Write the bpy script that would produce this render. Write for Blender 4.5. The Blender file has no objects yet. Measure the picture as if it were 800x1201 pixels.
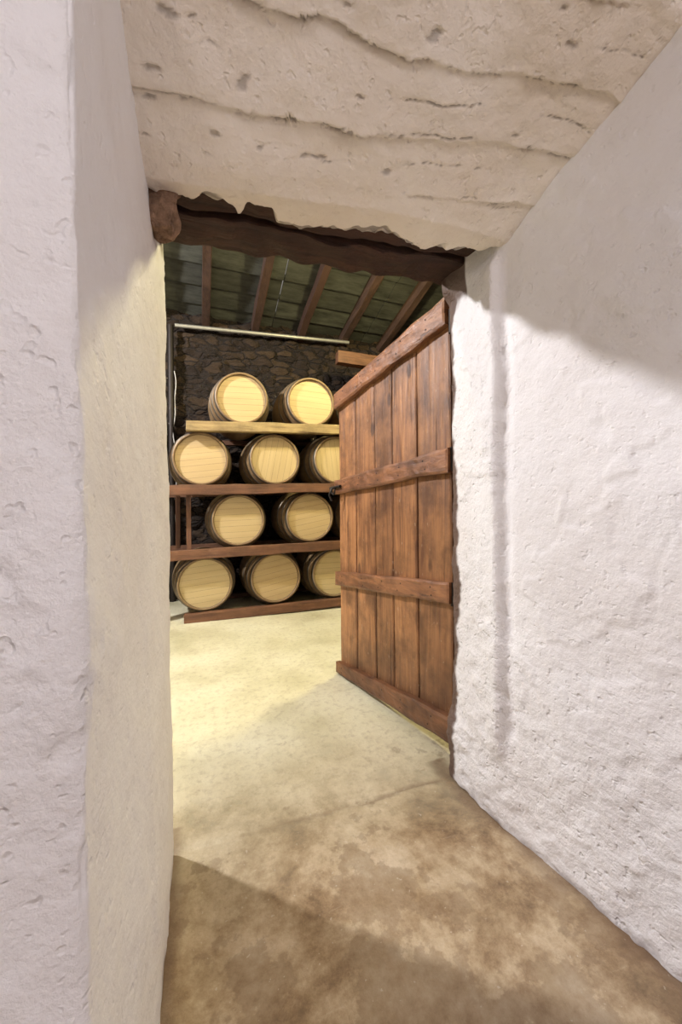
import bpy, bmesh, math, random
from mathutils import Vector, Matrix, noise
random.seed(7)
scene = bpy.context.scene
scene.view_settings.view_transform = 'Standard'
scene.view_settings.look = 'None'

def clamp(x,a=0.0,b=1.0): return max(a,min(b,x))
def lerp(a,b,t): return a+(b-a)*t
def sstep(a,b,x):
    t=clamp((x-a)/(b-a)); return t*t*(3-2*t)
def N(x,y,z): return noise.noise(Vector((x,y,z)))

# ------------------------------------------------------------ materials
def new_mat(name):
    m=bpy.data.materials.new(name); m.use_nodes=True
    nt=m.node_tree; nt.nodes.clear()
    out=nt.nodes.new('ShaderNodeOutputMaterial'); b=nt.nodes.new('ShaderNodeBsdfPrincipled')
    nt.links.new(b.outputs[0],out.inputs[0])
    return m,nt,b
def nd(nt,t,**k):
    n=nt.nodes.new(t)
    for a,v in k.items(): setattr(n,a,v)
    return n
def tex_noise(nt,vec,scale,detail=6,rough=.6,dist=0):
    n=nd(nt,'ShaderNodeTexNoise'); n.inputs['Scale'].default_value=scale
    n.inputs['Detail'].default_value=detail; n.inputs['Roughness'].default_value=rough
    n.inputs['Distortion'].default_value=dist
    nt.links.new(vec,n.inputs['Vector']); return n.outputs['Fac']
def ramp(nt,fac,stops,interp='LINEAR'):
    r=nd(nt,'ShaderNodeValToRGB'); cr=r.color_ramp; cr.interpolation=interp
    while len(cr.elements)<len(stops): cr.elements.new(.5)
    for e,(p,c) in zip(cr.elements,stops):
        e.position=p; e.color=(c[0],c[1],c[2],1) if not isinstance(c,(int,float)) else (c,c,c,1)
    nt.links.new(fac,r.inputs[0]); return r.outputs[0]
def mixc(nt,fac,a,b,mode='MIX'):
    m=nd(nt,'ShaderNodeMix',data_type='RGBA',blend_type=mode)
    for v,i in ((fac,0),(a,6),(b,7)):
        if hasattr(v,'links'): nt.links.new(v,m.inputs[i])
        elif isinstance(v,(int,float)): m.inputs[i].default_value=v if i==0 else (v,v,v,1)
        else: m.inputs[i].default_value=(*v,1)
    return m.outputs[2]
def math_(nt,op,a,b=0.0):
    m=nd(nt,'ShaderNodeMath',operation=op)
    for v,i in ((a,0),(b,1)):
        if hasattr(v,'links'): nt.links.new(v,m.inputs[i])
        else: m.inputs[i].default_value=v
    return m.outputs[0]
def bump(nt,b,h,strength,dist):
    n=nd(nt,'ShaderNodeBump'); n.inputs['Strength'].default_value=strength
    n.inputs['Distance'].default_value=dist
    nt.links.new(h,n.inputs['Height']); nt.links.new(n.outputs[0],b.inputs['Normal'])
def coords(nt,scale=(1,1,1),rot=(0,0,0)):
    tc=nd(nt,'ShaderNodeTexCoord'); mp=nd(nt,'ShaderNodeMapping')
    mp.inputs['Scale'].default_value=scale; mp.inputs['Rotation'].default_value=rot
    nt.links.new(tc.outputs['Object'],mp.inputs[0]); return mp.outputs[0]
def attr(nt,name):
    a=nd(nt,'ShaderNodeAttribute'); a.attribute_name=name; return a.outputs['Fac']

def plaster(name,base=(.86,.85,.875),alt=(.80,.775,.785),dirtc=(.10,.05,.028),bs=.38):
    m,nt,b=new_mat(name); v=coords(nt)
    c=ramp(nt,tex_noise(nt,v,2.2,5,.6),[(.35,alt),(.6,base)])
    spots=ramp(nt,tex_noise(nt,v,38,4,.6),[(.71,0.0),(.78,1.0)])
    c=mixc(nt,math_(nt,'MULTIPLY',spots,.30),c,(.45,.36,.28))
    c=mixc(nt,attr(nt,'dirt'),c,dirtc)
    nt.links.new(c,b.inputs['Base Color']); b.inputs['Roughness'].default_value=.6
    b.inputs['Specular IOR Level'].default_value=.35
    f1=tex_noise(nt,v,16,8,.62); f2=tex_noise(nt,v,90,4,.6)
    pit=ramp(nt,tex_noise(nt,v,44,2,.5),[(.28,0.0),(.38,1.0)])
    h=math_(nt,'ADD',math_(nt,'MULTIPLY',f1,1.0),math_(nt,'MULTIPLY',f2,.28))
    h=math_(nt,'ADD',h,math_(nt,'MULTIPLY',pit,.25))
    rg=attr(nt,'rough')
    n=nd(nt,'ShaderNodeBump'); n.inputs['Distance'].default_value=.014
    nt.links.new(math_(nt,'ADD',bs,math_(nt,'MULTIPLY',rg,.65)),n.inputs['Strength'])
    nt.links.new(h,n.inputs['Height']); nt.links.new(n.outputs[0],b.inputs['Normal'])
    return m
M_plaster=plaster('limewashed_plaster')
M_soffit=plaster('aged_plaster_soffit',(.88,.81,.74),(.80,.71,.62),(.06,.034,.022),.60)

def wood(name,c1,c2,axis=0,sc=1.0,rough=.6,bmp=.4,blotch=None,stain=.5,dark=(.05,.02,.01)):
    m,nt,b=new_mat(name)
    s=[14*sc]*3; s[axis]=.9*sc
    v=coords(nt,tuple(s)); g=tex_noise(nt,v,2.0,8,.7,.8)
    c=ramp(nt,g,[(.36,c2),(.60,c1)])
    v2=coords(nt)
    s3=[5,5,5]; s3[axis]=1.4
    pw=ramp(nt,tex_noise(nt,coords(nt,tuple(s3)),1.3,5,.6),[(.42,0.0),(.68,1.0)])
    c=mixc(nt,math_(nt,'MULTIPLY',pw,stain*.6),c,tuple(min(1,x*1.3+.02) for x in c1))
    st=ramp(nt,tex_noise(nt,v2,5,6,.65),[(.45,0.0),(.66,1.0)])
    c=mixc(nt,math_(nt,'MULTIPLY',st,stain),c,tuple(x*.42 for x in c2))
    c=mixc(nt,math_(nt,'MULTIPLY',attr(nt,'tone'),.8),c,dark)
    s4=[60,60,60]; s4[axis]=2.2
    ck=ramp(nt,tex_noise(nt,coords(nt,tuple(s4)),1.0,3,.5),[(.62,0.0),(.72,1.0)])
    c=mixc(nt,math_(nt,'MULTIPLY',ck,.7),c,dark)
    if blotch:
        s5=[60,60,60]; s5[axis]=25
        w=ramp(nt,tex_noise(nt,coords(nt,tuple(s5)),1,4,.6),[(.66,0.0),(.72,1.0)])
        c=mixc(nt,math_(nt,'MULTIPLY',w,.45),c,blotch)
        vo=nd(nt,'ShaderNodeTexVoronoi'); vo.inputs['Scale'].default_value=1.0
        s6=[7,7,7]; s6[axis]=3.2; nt.links.new(coords(nt,tuple(s6)),vo.inputs['Vector'])
        kn=ramp(nt,vo.outputs['Distance'],[(.09,1.0),(.15,0.0)])
        c=mixc(nt,math_(nt,'MULTIPLY',kn,.75),c,dark)
    nt.links.new(c,b.inputs['Base Color']); b.inputs['Roughness'].default_value=rough
    bump(nt,b,math_(nt,'SUBTRACT',g,math_(nt,'MULTIPLY',ck,.4)),bmp,.01); return m
M_door=wood('weathered_door_wood',(.44,.205,.080),(.16,.062,.026),2,1.0,.45,.5,(.56,.44,.32),.70)
M_ledge=wood('door_ledge_wood',(.37,.16,.066),(.13,.050,.022),1,1.0,.45,.5,None,.70)
M_rail=wood('rack_timber',(.20,.088,.040),(.09,.038,.019),0,1.0,.65,.3)
M_railp=wood('pale_rack_timber',(.40,.29,.13),(.24,.16,.07),0,1.0,.65,.3)
M_lintel=wood('dark_lintel_wood',(.055,.020,.011),(.014,.006,.004),0,1.0,.75,.9)
M_rafter=wood('rafter_wood',(.075,.036,.020),(.03,.014,.008),1,1.0,.8,.4)
M_post=wood('post_timber',(.20,.088,.040),(.09,.038,.019),2,1.0,.65,.3)

def roof_mat():
    m,nt,b=new_mat('grey_green_roof_boards'); v=coords(nt,(1,4,1))
    c=ramp(nt,tex_noise(nt,v,3,6,.7),[(.35,(.032,.033,.026)),(.65,(.098,.102,.080))])
    c=mixc(nt,math_(nt,'MULTIPLY',attr(nt,'tone'),.6),c,(.02,.019,.014))
    nt.links.new(c,b.inputs['Base Color']); b.inputs['Roughness'].default_value=.8
    return m
M_roof=roof_mat()
def stone():
    m,nt,b=new_mat('rubble_stone'); v=coords(nt,(1,1,2.1))
    nz=nd(nt,'ShaderNodeTexNoise'); nz.inputs['Scale'].default_value=3.5; nz.inputs['Detail'].default_value=5
    nt.links.new(v,nz.inputs['Vector'])
    vm=mixc(nt,.24,v,nz.outputs['Color'])
    vo=nd(nt,'ShaderNodeTexVoronoi',feature='F1'); vo.inputs['Scale'].default_value=6.5
    nt.links.new(vm,vo.inputs['Vector'])
    ve=nd(nt,'ShaderNodeTexVoronoi',feature='DISTANCE_TO_EDGE'); ve.inputs['Scale'].default_value=6.5
    nt.links.new(vm,ve.inputs['Vector'])
    sep=nd(nt,'ShaderNodeSeparateColor'); nt.links.new(vo.outputs['Color'],sep.inputs[0])
    c=ramp(nt,sep.outputs[0],[(0,(.014,.008,.005)),(.5,(.040,.022,.011)),(1,(.10,.060,.030))])
    c=mixc(nt,math_(nt,'MULTIPLY',tex_noise(nt,v,14,8,.75),1.0),c,(.022,.013,.008))
    e=ramp(nt,ve.outputs['Distance'],[(0.0,0.0),(.12,1.0)])
    c=mixc(nt,e,(.022,.013,.008),c)
    nt.links.new(c,b.inputs['Base Color']); b.inputs['Roughness'].default_value=.95
    bump(nt,b,math_(nt,'ADD',e,math_(nt,'MULTIPLY',tex_noise(nt,v,25,6,.7),.8)),1.0,.05)
    return m
M_stone=stone()
def floor_mat():
    m,nt,b=new_mat('worn_concrete'); v=coords(nt)
    sx=nd(nt,'ShaderNodeSeparateXYZ'); nt.links.new(v,sx.inputs[0])
    big=tex_noise(nt,v,1.6,7,.62,.2); fine=tex_noise(nt,v,30,6,.7)
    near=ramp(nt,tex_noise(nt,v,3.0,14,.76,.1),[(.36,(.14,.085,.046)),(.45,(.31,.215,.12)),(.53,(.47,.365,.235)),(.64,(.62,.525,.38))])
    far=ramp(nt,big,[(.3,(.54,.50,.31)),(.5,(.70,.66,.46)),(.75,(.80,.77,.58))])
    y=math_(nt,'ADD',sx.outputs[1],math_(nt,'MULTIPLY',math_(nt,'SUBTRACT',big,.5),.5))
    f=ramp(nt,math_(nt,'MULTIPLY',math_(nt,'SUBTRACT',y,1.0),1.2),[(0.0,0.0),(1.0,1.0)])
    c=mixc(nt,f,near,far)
    # darker blotches with a crisp edge, denser towards the entrance end
    pn=math_(nt,'ADD',tex_noise(nt,v,3.2,12,.66),math_(nt,'MULTIPLY',math_(nt,'SUBTRACT',.95,sx.outputs[1]),.16))
    wp=ramp(nt,pn,[(.515,0.0),(.535,1.0)])
    c=mixc(nt,math_(nt,'MULTIPLY',wp,.38),c,(.17,.105,.058))
    st=ramp(nt,tex_noise(nt,v,5,8,.7),[(.52,0.0),(.72,1.0)])
    c=mixc(nt,math_(nt,'MULTIPLY',st,.35),c,(.36,.28,.16))
    c=mixc(nt,math_(nt,'MULTIPLY',ramp(nt,fine,[(.5,0.0),(.8,1.0)]),.5),c,(.19,.125,.065))
    sp=ramp(nt,tex_noise(nt,v,70,2,.5),[(.71,0.0),(.74,1.0)])
    c=mixc(nt,math_(nt,'MULTIPLY',sp,.4),c,(.7,.66,.55))
    # light scuffs
    sc=ramp(nt,tex_noise(nt,coords(nt,(3,22,1),(0,0,.6)),2.2,6,.7),[(.63,0.0),(.74,1.0)])
    c=mixc(nt,math_(nt,'MULTIPLY',sc,.25),c,(.75,.68,.52))
    c=mixc(nt,attr(nt,'dirt'),c,(.13,.07,.04))
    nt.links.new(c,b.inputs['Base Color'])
    r=ramp(nt,big,[(.3,.30),(.7,.52)]); nt.links.new(r,b.inputs['Roughness'])
    bump(nt,b,math_(nt,'ADD',fine,big),.4,.01); return m
M_floor=floor_mat()
def oak(name,c1,c2,ax,dark=(.16,.09,.035)):
    m,nt,b=new_mat(name); s=[16,16,16]; s[ax]=1.0
    v=coords(nt,tuple(s)); g=tex_noise(nt,v,1.5,5,.55,.1)
    c=ramp(nt,g,[(.3,c2),(.65,c1)])
    oi=nd(nt,'ShaderNodeObjectInfo')
    c=mixc(nt,math_(nt,'MULTIPLY',oi.outputs['Random'],.45),c,tuple(x*y for x,y in zip(c2,(.88,.70,.66))))
    c=mixc(nt,math_(nt,'MULTIPLY',attr(nt,'tone'),.8),c,dark)
    nt.links.new(c,b.inputs['Base Color']); b.inputs['Roughness'].default_value=.65
    bump(nt,b,g,.08,.003); return m
M_head=oak('oak_barrel_head',(.60,.475,.25),(.52,.395,.195),2)
M_stave=oak('oak_staves',(.30,.205,.10),(.21,.135,.062),1,(.07,.042,.02))
def plain(name,c,r=.5,metal=0,emi=None,sc=18,bmpd=0):
    m,nt,b=new_mat(name); v=coords(nt)
    g=tex_noise(nt,v,sc,6,.7)
    cc=ramp(nt,g,[(.3,tuple(x*(.75 if not bmpd else .25) for x in c)),(.7,c)])
    nt.links.new(cc,b.inputs['Base Color']); b.inputs['Roughness'].default_value=r; b.inputs['Metallic'].default_value=metal
    if bmpd: bump(nt,b,g,1.0,bmpd)
    if emi:
        b.inputs['Emission Color'].default_value=(*emi[0],1); b.inputs['Emission Strength'].default_value=emi[1]
    return m
M_hoop=plain('galvanised_hoop',(.20,.17,.13),.45,.7)
M_iron=plain('black_iron',(.035,.028,.024),.55,.6)
M_tube=plain('galvanised_tube',(.45,.44,.38),.4,.5)
M_cable=plain('white_cable',(.6,.58,.54),.5)
M_white=plain('white_enamel',(.8,.8,.78),.4)
M_rubble=plain('rubble_infill',(.50,.30,.19),.9,0,None,28,.03)
M_bulb=plain('lit_bulb',(.9,.9,.85),.4,0,((1,.9,.7),4))

# ------------------------------------------------------------ mesh helpers
def obj(name,verts,faces,mat,attrs=None,smooth=True,parent=None,mats=None,midx=None):
    me=bpy.data.meshes.new(name); me.from_pydata(verts,[],faces); me.update()
    for k,vals in (attrs or {}).items():
        a=me.attributes.new(k,'FLOAT','POINT'); a.data.foreach_set('value',vals)
    for mm in (mats or [mat]): me.materials.append(mm)
    if midx: me.polygons.foreach_set('material_index',midx)
    me.polygons.foreach_set('use_smooth',[smooth]*len(me.polygons))
    o=bpy.data.objects.new(name,me); scene.collection.objects.link(o)
    if parent: o.parent=parent
    return o
def grid(nu,nv,flip=False,off=0):
    f=[]
    for i in range(nu-1):
        for j in range(nv-1):
            a=off+i*nv+j; q=(a,a+1,a+nv+1,a+nv)
            f.append(q[::-1] if flip else q)
    return f
def rng(a,b,st):
    n=max(1,round(abs(b-a)/st)); return [a+(b-a)*i/n for i in range(n+1)]
def rough_box(name,fn,dims,seg,mat,amp=.003,parent=None,bev=.004,tone=0,mapf=None,fr=5):
    (x0,y0,z0),(x1,y1,z1)=dims
    bm=bmesh.new(); bmesh.ops.create_cube(bm,size=1)
    for v in bm.verts:
        v.co=Vector((lerp(x0,x1,v.co.x+.5),lerp(y0,y1,v.co.y+.5),lerp(z0,z1,v.co.z+.5)))
    L=[x1-x0,y1-y0,z1-z0]
    for ax in range(3):
        n=max(1,int(abs(L[ax])/seg))
        lo=[x0,y0,z0][ax]
        for k in range(1,n):
            no=Vector((0,0,0)); no[ax]=1; co=Vector((0,0,0)); co[ax]=lo+L[ax]*k/n
            bmesh.ops.bisect_plane(bm,geom=bm.verts[:]+bm.edges[:]+bm.faces[:],plane_co=co,plane_no=no)
    if bev:
        es=[e for e in bm.edges if len(e.link_faces)==2 and e.calc_face_angle()>1.0]
        bmesh.ops.bevel(bm,geom=es,offset=bev,segments=2,affect='EDGES',profile=.6)
    sd=random.random()*50
    for v in bm.verts:
        p=v.co
        v.co=p+Vector((N(p.x*fr+sd,p.y*fr,p.z*fr),N(p.x*fr,p.y*fr+sd,p.z*fr+9),N(p.x*fr+3,p.y*fr,p.z*fr+sd)))*amp*2
    if mapf:
        for v in bm.verts: v.co=Vector(mapf(v.co))
    me=bpy.data.meshes.new(name); bm.to_mesh(me); bm.free()
    a=me.attributes.new('tone','FLOAT','POINT'); a.data.foreach_set('value',[tone]*len(me.vertices))
    me.materials.append(mat)
    me.polygons.foreach_set('use_smooth',[False]*len(me.polygons))
    o=bpy.data.objects.new(name,me); scene.collection.objects.link(o)
    if parent: o.parent=parent
    return o
def empty(name,loc=(0,0,0)):
    e=bpy.data.objects.new(name,None); e.location=loc; scene.collection.objects.link(e); return e
def tube(name,pts,r,mat,parent=None):
    cu=bpy.data.curves.new(name,'CURVE'); cu.dimensions='3D'; cu.bevel_depth=r; cu.bevel_resolution=3
    s=cu.splines.new('POLY'); s.points.add(len(pts)-1)
    for p,c in zip(s.points,pts): p.co=(*c,1)
    cu.materials.append(mat)
    o=bpy.data.objects.new(name,cu); scene.collection.objects.link(o)
    if parent: o.parent=parent
    return o

D0,D1=.50,1.30
XL,XR=-3.2,3.4
ZTOP=4.55
# ------------------------------------------------------------ piers of the thick wall
def edgeL(d,z):
    bot=-.088-.032*clamp((.87-d)/.37); top=-.102-.026*clamp((1.3-d)/.5)
    return lerp(bot,top,clamp(z/1.9))
def edgeR(d,z):
    j=.008*N(3.1,z*3,0)+.003*N(7,z*19,0)
    base=.993+(.537-d)*.113
    w=sstep(1.0+j,1.03+j,d)
    zt=sstep(.20,.27,z+.03*N(d*8,2,1))*(1-sstep(1.86,1.93,z))
    strip=lerp(.910,.946,clamp((d-1.03)/.27))
    lump=lerp(base,.924,sstep(.9,1.15,d)*(1-sstep(.16,.30,z+.04*N(d*6,4,4))))
    groove=.006*math.exp(-((d-.99-j)/.015)**2)*zt
    return lerp(lump,strip,w*zt)+groove
def pier(name,side):
    r=.011 if side<0 else .014
    path=[]
    W=(3.1 if side<0 else 2.45)
    for a in rng(W,.6,.25)[:-1]: path.append((a,D0,0,-1))
    for a in rng(.6,.32,.04)[:-1]: path.append((a,D0,0,-1))
    for a in rng(.32,r,.006 if side<0 else .03): path.append((a,D0,0,-1))
    for k in range(1,5):
        t=k/5*math.pi/2; path.append((r-r*math.sin(t),D0+r-r*math.cos(t),-math.sin(t),-math.cos(t)))
    for d in rng(D0+r,D1-r,.0075): path.append((0,d,-1,0))
    for k in range(1,5):
        t=k/5*math.pi/2; path.append((r-r*math.cos(t),D1-r+r*math.sin(t),-math.cos(t),math.sin(t)))
    for a in rng(r,.2,.02): path.append((a,D1,0,1))
    for a in rng(.2,W,.3)[1:]: path.append((a,D1,0,1))
    zs=rng(0,2.2,.0075)+rng(2.2,ZTOP,.2)[1:]
    V=[];DT=[];RG=[]
    ef=edgeL if side<0 else edgeR
    for (a,d,na,ndd) in path:
        for z in zs:
            e=ef(clamp(d,D0,D1),z)
            s=e+side*a
            n=Vector((side*na,ndd,0))
            low=sstep(1.0,.2,z+.2*N(d*4,z*3,1)) if side>0 else .12
            h=.009*N(s*2.3,d*2.3,z*2.3)+.004*N(s*7+4,d*7,z*6)+(.0014+.0042*low)*N(s*20,d*20,z*20)+(.0007+.0022*low)*N(s*45,d*45,z*45)
            corner=abs(na)*abs(ndd)*2
            h-=corner*(.007 if side<0 else .012)*max(0,N(s*9,d*9,z*14+side)+.1)
            if side<0:
                if (a>0.002 and ndd<-.5) or ndd<-.9:
                    fl=N(s*6+1,z*4.2,8.3)+.5*N(s*16,z*16,2)+.25*N(s*40,z*40,6)
                    band=sstep(1.32,1.18,z)*(.45+.55*sstep(.55,.75,z))
                    h+=.0048*sstep(.0,.03,fl)*band
                    h+=.0024*sstep(.27,.31,N(s*11,z*10,5)+.3*N(s*40,z*40,1))
                    RG.append(.35+.25*band)
                else:
                    h+=.0015*sstep(.25,.30,N(d*6,z*5,5)+.3*N(d*40,z*40,1))
                    RG.append(.08)
            else:
                cx=N(d*6,z*5,4.4)
                h-=.003*sstep(.03,.0,abs(cx))*sstep(1.6,.7,z)
                fl=N(d*5+1,z*4.5,18.3)+.4*N(d*18,z*18,2)
                h+=.0036*sstep(.12,.155,fl)
                strip=sstep(1.0,1.04,d)*.45
                h+=strip*.006*N(d*14,z*9,60)
                RG.append(clamp(.18+.75*low+strip+.4*sstep(.1,.35,N(d*3,z*3,40))))
            V.append((s+n.x*h,d+n.y*h,z))
            dt=0
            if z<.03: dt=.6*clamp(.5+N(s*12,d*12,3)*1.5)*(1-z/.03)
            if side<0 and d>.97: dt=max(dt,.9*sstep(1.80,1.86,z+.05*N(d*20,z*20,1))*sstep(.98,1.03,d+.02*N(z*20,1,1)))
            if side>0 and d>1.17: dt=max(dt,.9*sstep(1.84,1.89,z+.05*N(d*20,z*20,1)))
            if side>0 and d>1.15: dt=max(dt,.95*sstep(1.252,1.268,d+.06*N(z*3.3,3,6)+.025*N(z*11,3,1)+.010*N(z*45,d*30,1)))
            DT.append(dt)
    f=grid(len(path),len(zs),flip=(side>0))
    return obj(name,V,f,M_plaster,{'dirt':DT,'rough':RG})
pier('wall_left_pier',-1); pier('wall_right_pier',1)

# ------------------------------------------------------------ header with sloping soffit
def header():
    ss=rng(-.20,1.12,.0065)
    path=[]
    for z in rng(ZTOP,2.5,.3)[:-1]: path.append(('f',z))
    for z in rng(2.5,2.14,.02): path.append(('f',z))
    for k in range(1,6): path.append(('c',k/6))
    for t in rng(0,1,.0065): path.append(('s',t))
    for t in rng(0,1,.10)[1:]: path.append(('e',t))
    path+= [('m',0),('b',2.2),('b',3.0),('b',ZTOP)]
    V=[];DT=[]
    def zs_(d,s):
        L=clamp((.95-s)/1.05)
        return 1.925-.105*L*L+(.40+.10*L)*max(0,.985-d)
    for kind,p in path:
        for s in ss:
            n=Vector((0,0,-1)); dt=0
            rag=.028*N(s*5,1,1)+.016*N(s*13,4,1)+.009*N(s*37,4,1)+.005*N(s*90,2,2)
            de=1.02+.07*sstep(-.05,.22,s)*(1-sstep(.78,.93,s))+rag-.045*sstep(.10,.125,s)*sstep(.21,.18,s)
            if kind=='f': d=D0;z=p;n=Vector((0,-1,0))
            elif kind=='c':
                t=p*math.pi/2; r=.04
                zc=zs_(D0+r,s)+r; d=D0+r-r*math.cos(t); n=Vector((0,-math.cos(t),-math.sin(t)))
                z=lerp(max(2.14,zc),zc-r,math.sin(t))
            elif kind=='s': d=lerp(D0+.04,de,p); z=zs_(d,s)
            elif kind=='e': d=de+.014*N(s*40,p*4,2)+.010*N(s*15,p*3,5); z=zs_(de,s)+.12*p; n=Vector((0,1,0)); dt=.15+.8*sstep(.05,.5,p+.3*N(s*22,p,3))
            elif kind=='m': d=de+.01; z=2.12
            else: d=D1; z=p; n=Vector((0,1,0))
            h=.011*N(s*2.1,d*3,z*2+5)+.008*N(s*6,d*9,5)+.0040*N(s*16,d*22,2)+.0018*N(s*45,d*50,1)
            if kind=='s':
                ph=d*8.5+.42*N(s*1.3,d*1.5,7)+.10*N(s*6,d*4,3)+.05*N(s*20,d*15,3)+.35*s
                fr=ph-math.floor(ph); row=math.floor(ph)
                mk=sstep(-.02,.25,N(s*3.6+row*7.7,row*3.1,2)+.4*N(s*14,row,4))
                inner=sstep(.52,.60,d)*sstep(.97,.90,d)
                mk*=inner
                h+=.012*(fr-.5)*inner*(.4+.6*mk)
                w=.065*(.12+.88*mk*(.35+1.3*abs(N(s*9,row,8))))
                dist=min(fr,1-fr)
                g=sstep(w,w*.25,dist)*mk
                h-=.013*g
                dt=max(dt,.85*sstep(.45,1.0,g))
                # hairline cracks running with the boards
                ph2=ph*2.0+.35*N(s*4,d*3,50)+.12*N(s*22,d*10,5)
                f2=ph2-math.floor(ph2); r2=math.floor(ph2)
                m2=sstep(.10,.28,N(s*5+r2*3.3,r2*5.1,12))*inner
                g2=sstep(.045,.01,min(f2,1-f2))*m2
                h-=.004*g2; dt=max(dt,.5*g2)
                chip=sstep(.62,.67,N(s*16+3,d*46,11)+.3*N(s*40,d*50,1)); h-=.004*chip*inner; dt=max(dt,.4*chip*inner)
                ed=de-d
                lipn=ed+.035*N(s*9,d*9,2)+.02*N(s*25,d*25,2)
                h-=.012*sstep(.012,.0,lipn)
                dt=max(dt,.65*sstep(.010,-.004,lipn))
            V.append((s+n.x*h,d+n.y*h,z+n.z*h)); DT.append(dt)
    return obj('wall_header',V,grid(len(path),len(ss),flip=True),M_soffit,{'dirt':DT,'rough':[.2]*len(V)})
header()

def lmap(p): return (p.x,p.y,p.z+.065*p.x+.014*N(p.x*4,p.y*6,1)+.008*N(p.x*14,p.y*8,4))
lint=empty('door_lintel')
rough_box('front_timber',None,((-.2,1.04,1.915),(1.08,1.165,2.10)),.02,M_lintel,.006,lint,.008,0,lmap,14)
rough_box('rear_timber',None,((-.2,1.175,1.900),(1.08,1.31,2.12)),.02,M_lintel,.006,lint,.008,.2,lmap,14)
rough_box('rubble_packing',None,((-.16,1.02,1.755),(-.056,1.09,1.93)),.007,M_rubble,.012,lint,.006,.0,None,30)
# ------------------------------------------------------------ floor
def build_floor():
    xs=rng(XL,-.3,.3)[:-1]+rng(-.3,1.15,.010)+rng(1.15,XR,.3)[1:]
    ys=rng(-3.0,.3,.3)[:-1]+rng(.3,1.75,.010)+rng(1.75,5.25,.12)[1:]
    V=[];DT=[]
    for x in xs:
        for y in ys:
            j=.012*N(x*6,y*6,0)+.008*N(x*17,y*17,2)
            z=.006*N(x*2,y*2,1)+.002*N(x*9,y*9,1)-.002
            inn=(-.2<x<1.1)
            d1=abs(y-(1.285+j+.02*N(x*2,0,5))) if inn else 9
            g=sstep(.014,.003,d1)
            z-=.004*g
            dt=.45*g*sstep(.1,.6,x+.5*N(x*5,1,1))
            if .4<y<1.4: dt=max(dt,.6*sstep(.07,.0,abs(x-edgeR(clamp(y,.5,1.3),0))+j*2),.7*sstep(.05,.0,abs(x-edgeL(clamp(y,.5,1.3),0))+j*2))
            V.append((x,y,z)); DT.append(dt)
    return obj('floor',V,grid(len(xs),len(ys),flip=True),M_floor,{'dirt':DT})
build_floor()

# ------------------------------------------------------------ cellar shell
DW=5.14
def back_wall():
    xs=rng(XL,XR,.03); zs=rng(0,3.75,.03); V=[]
    for x in xs:
        for z in zs:
            dd,_=noise.voronoi(Vector((x*4.2,3.3,z*7)))[:2]
            k=dd[1]-dd[0]
            V.append((x,DW-.05*sstep(0,.35,k)+.03*N(x*3,1,z*3)+.01*N(x*15,1,z*15),z))
    return obj('wall_back',V,grid(len(xs),len(zs),flip=True),M_stone)
back_wall()
def slab(name,dims,mat): 
    return rough_box(name,None,dims,50,mat,0,None,0)
slab('wall_left',((XL-.2,1.25,0),(XL,5.4,ZTOP),),M_stone)
slab('wall_right',((XR,1.25,0),(XR+.2,5.4,ZTOP),),M_stone)
slab('wall_entrance_left',((XL-.2,-3.2,0),(XL,.55,2.9)),M_plaster)
slab('wall_entrance_right',((XR,-3.2,0),(XR+.2,.55,2.9)),M_plaster)
slab('wall_entrance_back',((XL,-3.2,0),(XR,-3.0,2.9)),M_plaster)
slab('ceiling',((XL,-3.2,2.8),(XR,.49,2.95)),M_plaster)

def zr(d): return 3.52+.21*(DW-d)
roof=empty('ceiling_roof')
d=5.2;k=0
while d>1.2:
    d2=d-.30
    def rm(p,d=d): 
        t=(p.y)/.32
        return (p.x,d+.02-p.y,zr(d+.02-p.y)+p.z+.035+ (1-t)*-.035)
    for (xa,xb) in ((XL,-.9),(-.89,.9),(.91,2.2),(2.21,XR)):
        rough_box('roof_board_%d'%k,None,((xa,0,0),(xb,.32,.02)),.6,M_roof,.002,roof,0,random.random(),rm)
        k+=1
    d=d2
for i in range(11):
    x=-2.95+i*.605
    rough_box('rafter_%d'%i,None,((x-.045,1.25,-.13),(x+.045,5.16,0)),.4,M_rafter,.008,roof,.006,random.random(),lambda p:(p.x,p.y,zr(p.y)+p.z))
tube('conduit_tube',[(-.28,4.98,3.30),(1.95,4.98,3.41)],.022,M_tube)

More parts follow.
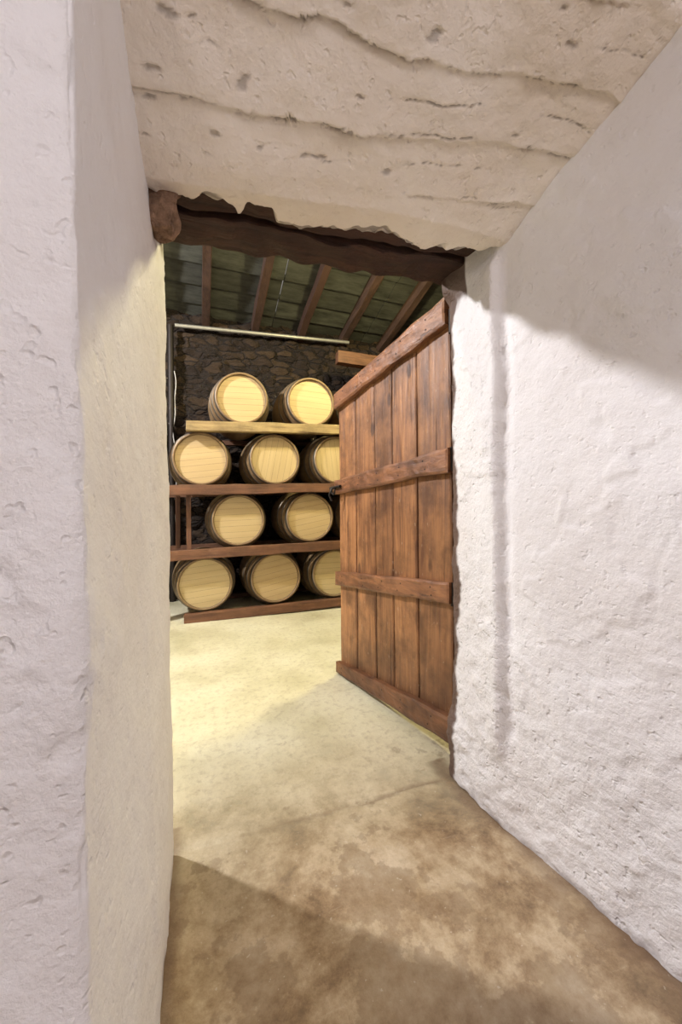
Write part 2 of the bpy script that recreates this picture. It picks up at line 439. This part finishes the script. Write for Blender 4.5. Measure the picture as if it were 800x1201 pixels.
# ------------------------------------------------------------ wine barrels
def barrel_mesh():
    bm=bmesh.new(); L=.93; seg=60; RH,RB=.260,.325
    tl=bm.verts.layers.float.new('tone')
    def rad(y): t=(y/L)*2-1; return RB-(RB-RH)*(abs(t)**2.0)
    def ring(y,r,tone=0,st=False):
        o=[]
        for i in range(seg):
            a=2*math.pi*i/seg
            v=bm.verts.new((r*math.cos(a),y,r*math.sin(a))); v[tl]=tone; o.append(v)
        return o
    def skin(rings,mi,rev=False):
        for a,b in zip(rings,rings[1:]):
            for i in range(seg):
                j=(i+1)%seg; q=[a[i],a[j],b[j],b[i]]
                if rev: q=q[::-1]
                f=bm.faces.new(q); f.material_index=mi; f.smooth=True
    n=22
    body=[ring(L*i/n,rad(L*i/n)) for i in range(n+1)]
    sv=[random.random()*.35 for _ in range(seg)]
    for rg in body:
        for i,v in enumerate(rg): v[tl]=sv[i//2] if i%2 else sv[i//2]+.2
    skin(body,1,True)
    for y0,sg in ((0,1),(L,-1)):
        r=rad(y0)
        a=ring(y0,r); b=ring(y0,r-.003); c=ring(y0-sg*.003,r-.006,.15); d=ring(y0-sg*.003,r-.016,.25); e=ring(y0+sg*.030,r-.022,.95)  # chime shadow painted into the tone, darkest at the recess bottom
        skin([a,b,c,d,e],1,sg<0)
        yy=y0+sg*.030; R=r-.021; nb=8
        for kx in range(nb):
            x0=-R+2*R*kx/nb+.0008; x1=-R+2*R*(kx+1)/nb-.0008
            tn=random.random()*.10; top=[];bot=[]
            for q in range(9):
                x=lerp(x0,x1,q/8); h=math.sqrt(max(0,R*R-x*x)); top.append((x,h)); bot.append((x,-h))
            vs=[]
            for (x,h) in bot+top[::-1]:
                v=bm.verts.new((x,yy-sg*.002,h)); v[tl]=tn; vs.append(v)
            if sg<0: vs=vs[::-1]
            f=bm.faces.new(vs); f.material_index=0
        vs=ring(yy+sg*.003,R+.004,.9)
        f=bm.faces.new(vs if sg<0 else vs[::-1]); f.material_index=1
    for yc,w in ((.020,.036),(.125,.032),(.255,.032),(L-.255,.032),(L-.125,.032),(L-.022,.036)):
        y0,y1=yc-w/2,yc+w/2
        rr=[ring(y0,rad(y0)-.003),ring(y0,rad(y0)+.0025),ring(y1,rad(y1)+.0025),ring(y1,rad(y1)-.003)]
        skin(rr,2,True)
    bmesh.ops.remove_doubles(bm,verts=bm.verts[:],dist=.0001)
    me=bpy.data.meshes.new('wine_barrel'); bm.to_mesh(me); bm.free()
    for m in (M_head,M_stave,M_hoop): me.materials.append(m)
    return me
DR=4.04
rows=[(.352,.016,[.03,.738,1.40,2.08,2.76]),(.980,.024,[.358,1.112,1.80,2.48]),(1.607,.03,[.0,.738,1.43,2.11,2.79]),(2.235,.04,[.400,1.140,1.83,2.51])]
bms=[barrel_mesh() for _ in range(3)]
ci=0
for z0,sl,xs in rows:
    for x in xs:
        o=bpy.data.objects.new('wine_barrel',bms[ci%3]); scene.collection.objects.link(o)
        o.location=(x,DR+random.uniform(-.01,.01),z0+sl*(x-.7)+.003)
        o.rotation_euler=(0,random.choice([math.pi/2,math.pi/2,0,.6])+random.uniform(-.2,.2),random.uniform(-.02,.02)); ci+=1
rack=empty('barrel_rack')
ends=[(-.17,3.08),(-.42,3.08),(-.42,3.08),(-.13,3.08)]
for i,((z0,sl,xs),(xa,xb)) in enumerate(zip(rows,ends)):
    mt=M_railp if i==3 else M_rail
    def mp(p,z0=z0,sl=sl): return (p.x,p.y,p.z+z0-.268+sl*(p.x-.7))
    hgt=.09 if i else .078
    rough_box('front_rail_%d'%(i+1),None,((xa,DR-.095,-hgt),(xb,DR-.022,.008)),.12,mt,.004,rack,.006,.1 if i!=3 else 0,mp)
    rough_box('front_bearer_%d'%(i+1),None,((xa,DR+.02,-.072),(xb,DR+.10,-.017)),.3,M_rail,.001,rack,.004,.2,mp)
    rough_box('rear_bearer_%d'%(i+1),None,((xa,DR+.83,-.072),(xb,DR+.91,-.017)),.3,M_rail,.001,rack,.004,.2,mp)
for i,x in enumerate((-.52,3.18)):
    for j,y in enumerate((DR-.02,DR+.85)):
        rough_box('post_%d%d'%(i,j),None,((x-.045,y-.05,0),(x+.045,y+.05,2.2)),.3,M_post,.003,rack,.006,.2)
for i,(x,y) in enumerate(((-.12,DR+.10),(-.23,DR+.3),(-.33,DR+.05))):
    rough_box('strut_%d'%i,None,((x-.022,y-.03,.69),(x+.022,y+.03,1.235)),.2,M_post,.002,rack,.003,.1)
rough_box('timber_beam',None,((1.60,4.45,2.90),(2.6,4.56,3.05)),.2,M_rail,.004,None,.008,.3)

pts=[]
for i in range(60):
    t=i/59; z=2.75-2.1*t
    pts.append((-.29+.012*math.sin(t*14)+.008*math.sin(t*31),4.98+.02*math.sin(t*9),z))
tube('hanging_cable',pts,.005,M_cable)
tube('drain_pipe',[(-.33,5.0,0.0),(-.33,5.0,3.3)],.035,M_iron)

# ------------------------------------------------------------ door
H=Vector((1.0,1.372)); F=Vector((.844,2.353)); ax=(F-H); Wd=ax.length; ux=ax/Wd; nx=Vector((-ux.y,ux.x))
if nx.x>0: nx=-nx
door=empty('door_1')
def dmap(zb0,zt0,zb1,zt1):
    def m(p):
        q=H+ux*(p.x*Wd)+nx*p.y
        zb=lerp(zb0,zb1,p.x); zt=lerp(zt0,zt1,p.x)
        return (q.x,q.y,lerp(zb,zt,p.z))
    return m
def dboard(name,p0,p1,y0,y1,zz,mat,tone,top=0,bot=0):
    vs=[];tn=[]
    m=dmap(*zz)
    cs=[0,.04,.12,.35,.65,.88,.96,1]
    horizontal=(p1-p0)>.5
    A=[0,.01,.03]+[.03+.94*i/40 for i in range(1,40)]+[.97,.99,1] if horizontal else cs
    B=cs if horizontal else [0,.003,.01]+[.01+.98*i/60 for i in range(1,60)]+[.99,.997,1]
    def P(u,v,face):
        x=lerp(p0,p1,u); 
        edge=(sstep(.05 if not horizontal else .012,0,min(u,1-u))+sstep(.1 if horizontal else .004,0,min(v,1-v)))
        y=(y1-.005*clamp(edge)) if face else y0
        y+=.0022*N(x*30,v*4+p0*40,tone*9)+ (.0012*N(x*90,v*12,3) if face else 0)
        wob=.0035*N(v*5,p0*77,face) if not horizontal else 0
        zz_=v
        if horizontal: zz_=v+.08*N(u*7,p0*3+zz[0]*50,v)
        else:
            if v==0: zz_-=bot
            if v==1: zz_+=top+.006*N(u*4,p0*9,1)
        t=tone
        if not horizontal: t+=.5*sstep(.24,.02,v+.06*N(x*20,1,1))+.25*sstep(.05,.0,min(u,1-u))
        else: t+=.3*sstep(.3,0,v)
        tn.append(clamp(t))
        return m(Vector((x+wob,y,zz_)))
    na,nb=len(A),len(B)
    for face in (1,0):
        for u in A:
            for v in B: vs.append(P(u,v,face))
    off=na*nb; fs=[]
    fs+=grid(na,nb); fs+=grid(na,nb,flip=True,off=off)
    for i in range(na-1):
        for j in (0,nb-1):
            a=i*nb+j; b=(i+1)*nb+j; q=(a,b,b+off,a+off); fs.append(q if j==0 else q[::-1])
    for j in range(nb-1):
        for i in (0,na-1):
            a=i*nb+j; b=a+1; q=(a,b,b+off,a+off); fs.append(q[::-1] if i==0 else q)
    ob=obj(name,vs,fs,mat,{'tone':tn},smooth=False,parent=door)
    me=ob.data; bm=bmesh.new(); bm.from_mesh(me); bmesh.ops.recalc_face_normals(bm,faces=bm.faces[:]); bm.to_mesh(me); bm.free()
    return ob
cuts=[0,.225,.42,.585,.79,1.0]; tones=[.28,.10,.34,.12,.0]
for i in range(5):
    dboard('board_%d'%(i+1),cuts[i]+.003,cuts[i+1]-.003,-.028,0,(.085,1.965,.022,1.815),M_door,tones[i],top=random.uniform(-.004,.004),bot=random.uniform(0,.004))
led=[(1.84,1.955,1.715,1.812),(1.215,1.315,1.165,1.255),(.66,.75,.577,.665),(.072,.185,.012,.080)]
for i,z in enumerate(led):
    dboard('ledge_%d'%(i+1),-.012 if i else .0,1.005,.001,.036,z,M_ledge,[.12,.12,.15,.6][i])
nv=[];nf=[]
for z in led:
    for c in range(5):
        for e in (.3,.7):
            p=(cuts[c]+cuts[c+1])/2+random.uniform(-.03,.03)
            cpos=Vector(dmap(*z)(Vector((p,.037,e))))
            b0=len(nv); R=.004
            for k in range(8):
                a=k/8*2*math.pi; q=ux*(R*math.cos(a)); nv.append((cpos.x+q.x,cpos.y+q.y,cpos.z+R*math.sin(a)))
            nv.append((cpos.x+nx.x*.003,cpos.y+nx.y*.003,cpos.z))
            for k in range(8): nf.append((b0+k,b0+(k+1)%8,b0+8))
obj('nails',nv,nf,M_iron,parent=door)
def dp(p,y,z): 
    q=H+ux*(p*Wd)+nx*y; return Vector((q.x,q.y,z))
tube('latch_bolt',[dp(.90,.045,1.21),dp(1.035,.045,1.205)],.009,M_iron,door)
tube('latch_handle',[dp(.95,.04,1.21),dp(.95,.075,1.20),dp(.975,.085,1.16),dp(.97,.07,1.12)],.007,M_iron,door)
ringp=[]
for i in range(17):
    a=i/16*2*math.pi; ringp.append(dp(.985+.02*math.cos(a),.05,1.185+.022*math.sin(a)))
tube('latch_ring',ringp,.005,M_iron,door)
for i,z in enumerate((.70,1.27,1.85)):
    q=H
    tube('hinge_pin_%d'%i,[(q.x-.004,q.y-.014,z-.05),(q.x-.004,q.y-.014,z+.05)],.011,M_iron,door)
    tube('hinge_hook_%d'%i,[(q.x-.004,q.y-.014,z-.045),(q.x+.02,D1-.03,z-.045)],.009,M_iron,door)
rough_box('door_frame_post',None,((1.035,1.305,0),(1.13,1.36,2.0)),.06,M_lintel,.004,None,.006,.0)

# ------------------------------------------------------------ lamps
def pendant(loc,color,power,size=.06):
    e=empty('pendant_or_fill_lamp',loc)
    n=28; V=[];Fc=[]
    prof=[(.015,.16),(.03,.15),(.045,.12),(.10,.07),(.15,.04),(.155,.035),(.148,.036),(.095,.062),(.04,.11)]
    for r,z in prof:
        for i in range(n):
            a=2*math.pi*i/n; V.append((r*math.cos(a),r*math.sin(a),z))
    for k in range(len(prof)-1):
        for i in range(n):
            j=(i+1)%n; Fc.append((k*n+i,k*n+j,(k+1)*n+j,(k+1)*n+i))
    obj('shade',V,Fc,M_white,parent=e)
    zt=(zr(loc[1])-loc[2]) if loc[1]>0 else 2.8-loc[2]
    tube('flex',[(0,0,.15),(0,0,zt)],.005,M_iron,e)
    bm=bmesh.new(); bmesh.ops.create_uvsphere(bm,u_segments=16,v_segments=10,radius=.032)
    for v in bm.verts: v.co.z=v.co.z*1.2+.085
    me=bpy.data.meshes.new('bulb'); bm.to_mesh(me); bm.free(); me.materials.append(M_bulb)
    b=bpy.data.objects.new('bulb',me); scene.collection.objects.link(b); b.parent=e
    L=bpy.data.lights.new('bulb_light','POINT'); L.energy=power; L.color=color; L.shadow_soft_size=size
    lo=bpy.data.objects.new('bulb_light',L); lo.parent=e; lo.location=(0,0,-.02); scene.collection.objects.link(lo)
    return e
pendant((-2.0,2.95,3.22),(.99,.965,.98),560,.07)
pendant((1.55,2.80,3.26),(1,.88,.46),200,.08)
pendant((.2,1.75,3.3),(1,.90,.62),45,.06)
pendant((1.3,-1.7,2.25),(1,.93,.91),50,.10)  # added fill lamp behind the camera, brightens the entrance side
pendant((-1.0,-1.6,2.25),(1,.92,.915),52,.10)  # second added fill, unseen, lifts the near wall and reveals
w=bpy.data.worlds.new('world'); scene.world=w; w.use_nodes=True
w.node_tree.nodes['Background'].inputs[0].default_value=(.9,.85,.8,1); w.node_tree.nodes['Background'].inputs[1].default_value=.3

# ------------------------------------------------------------ camera
cam=bpy.data.cameras.new('camera'); co=bpy.data.objects.new('camera',cam); scene.collection.objects.link(co)
cam.sensor_fit='VERTICAL'; cam.sensor_height=36; cam.lens=450/1201*36; cam.clip_start=.02
co.matrix_world=Matrix.Translation((0,0,1.05))@Matrix.Rotation(math.radians(-20),4,'Z')@Matrix.Rotation(math.radians(90),4,'X')@Matrix.Rotation(math.radians(-.5),4,'Z')
scene.camera=co
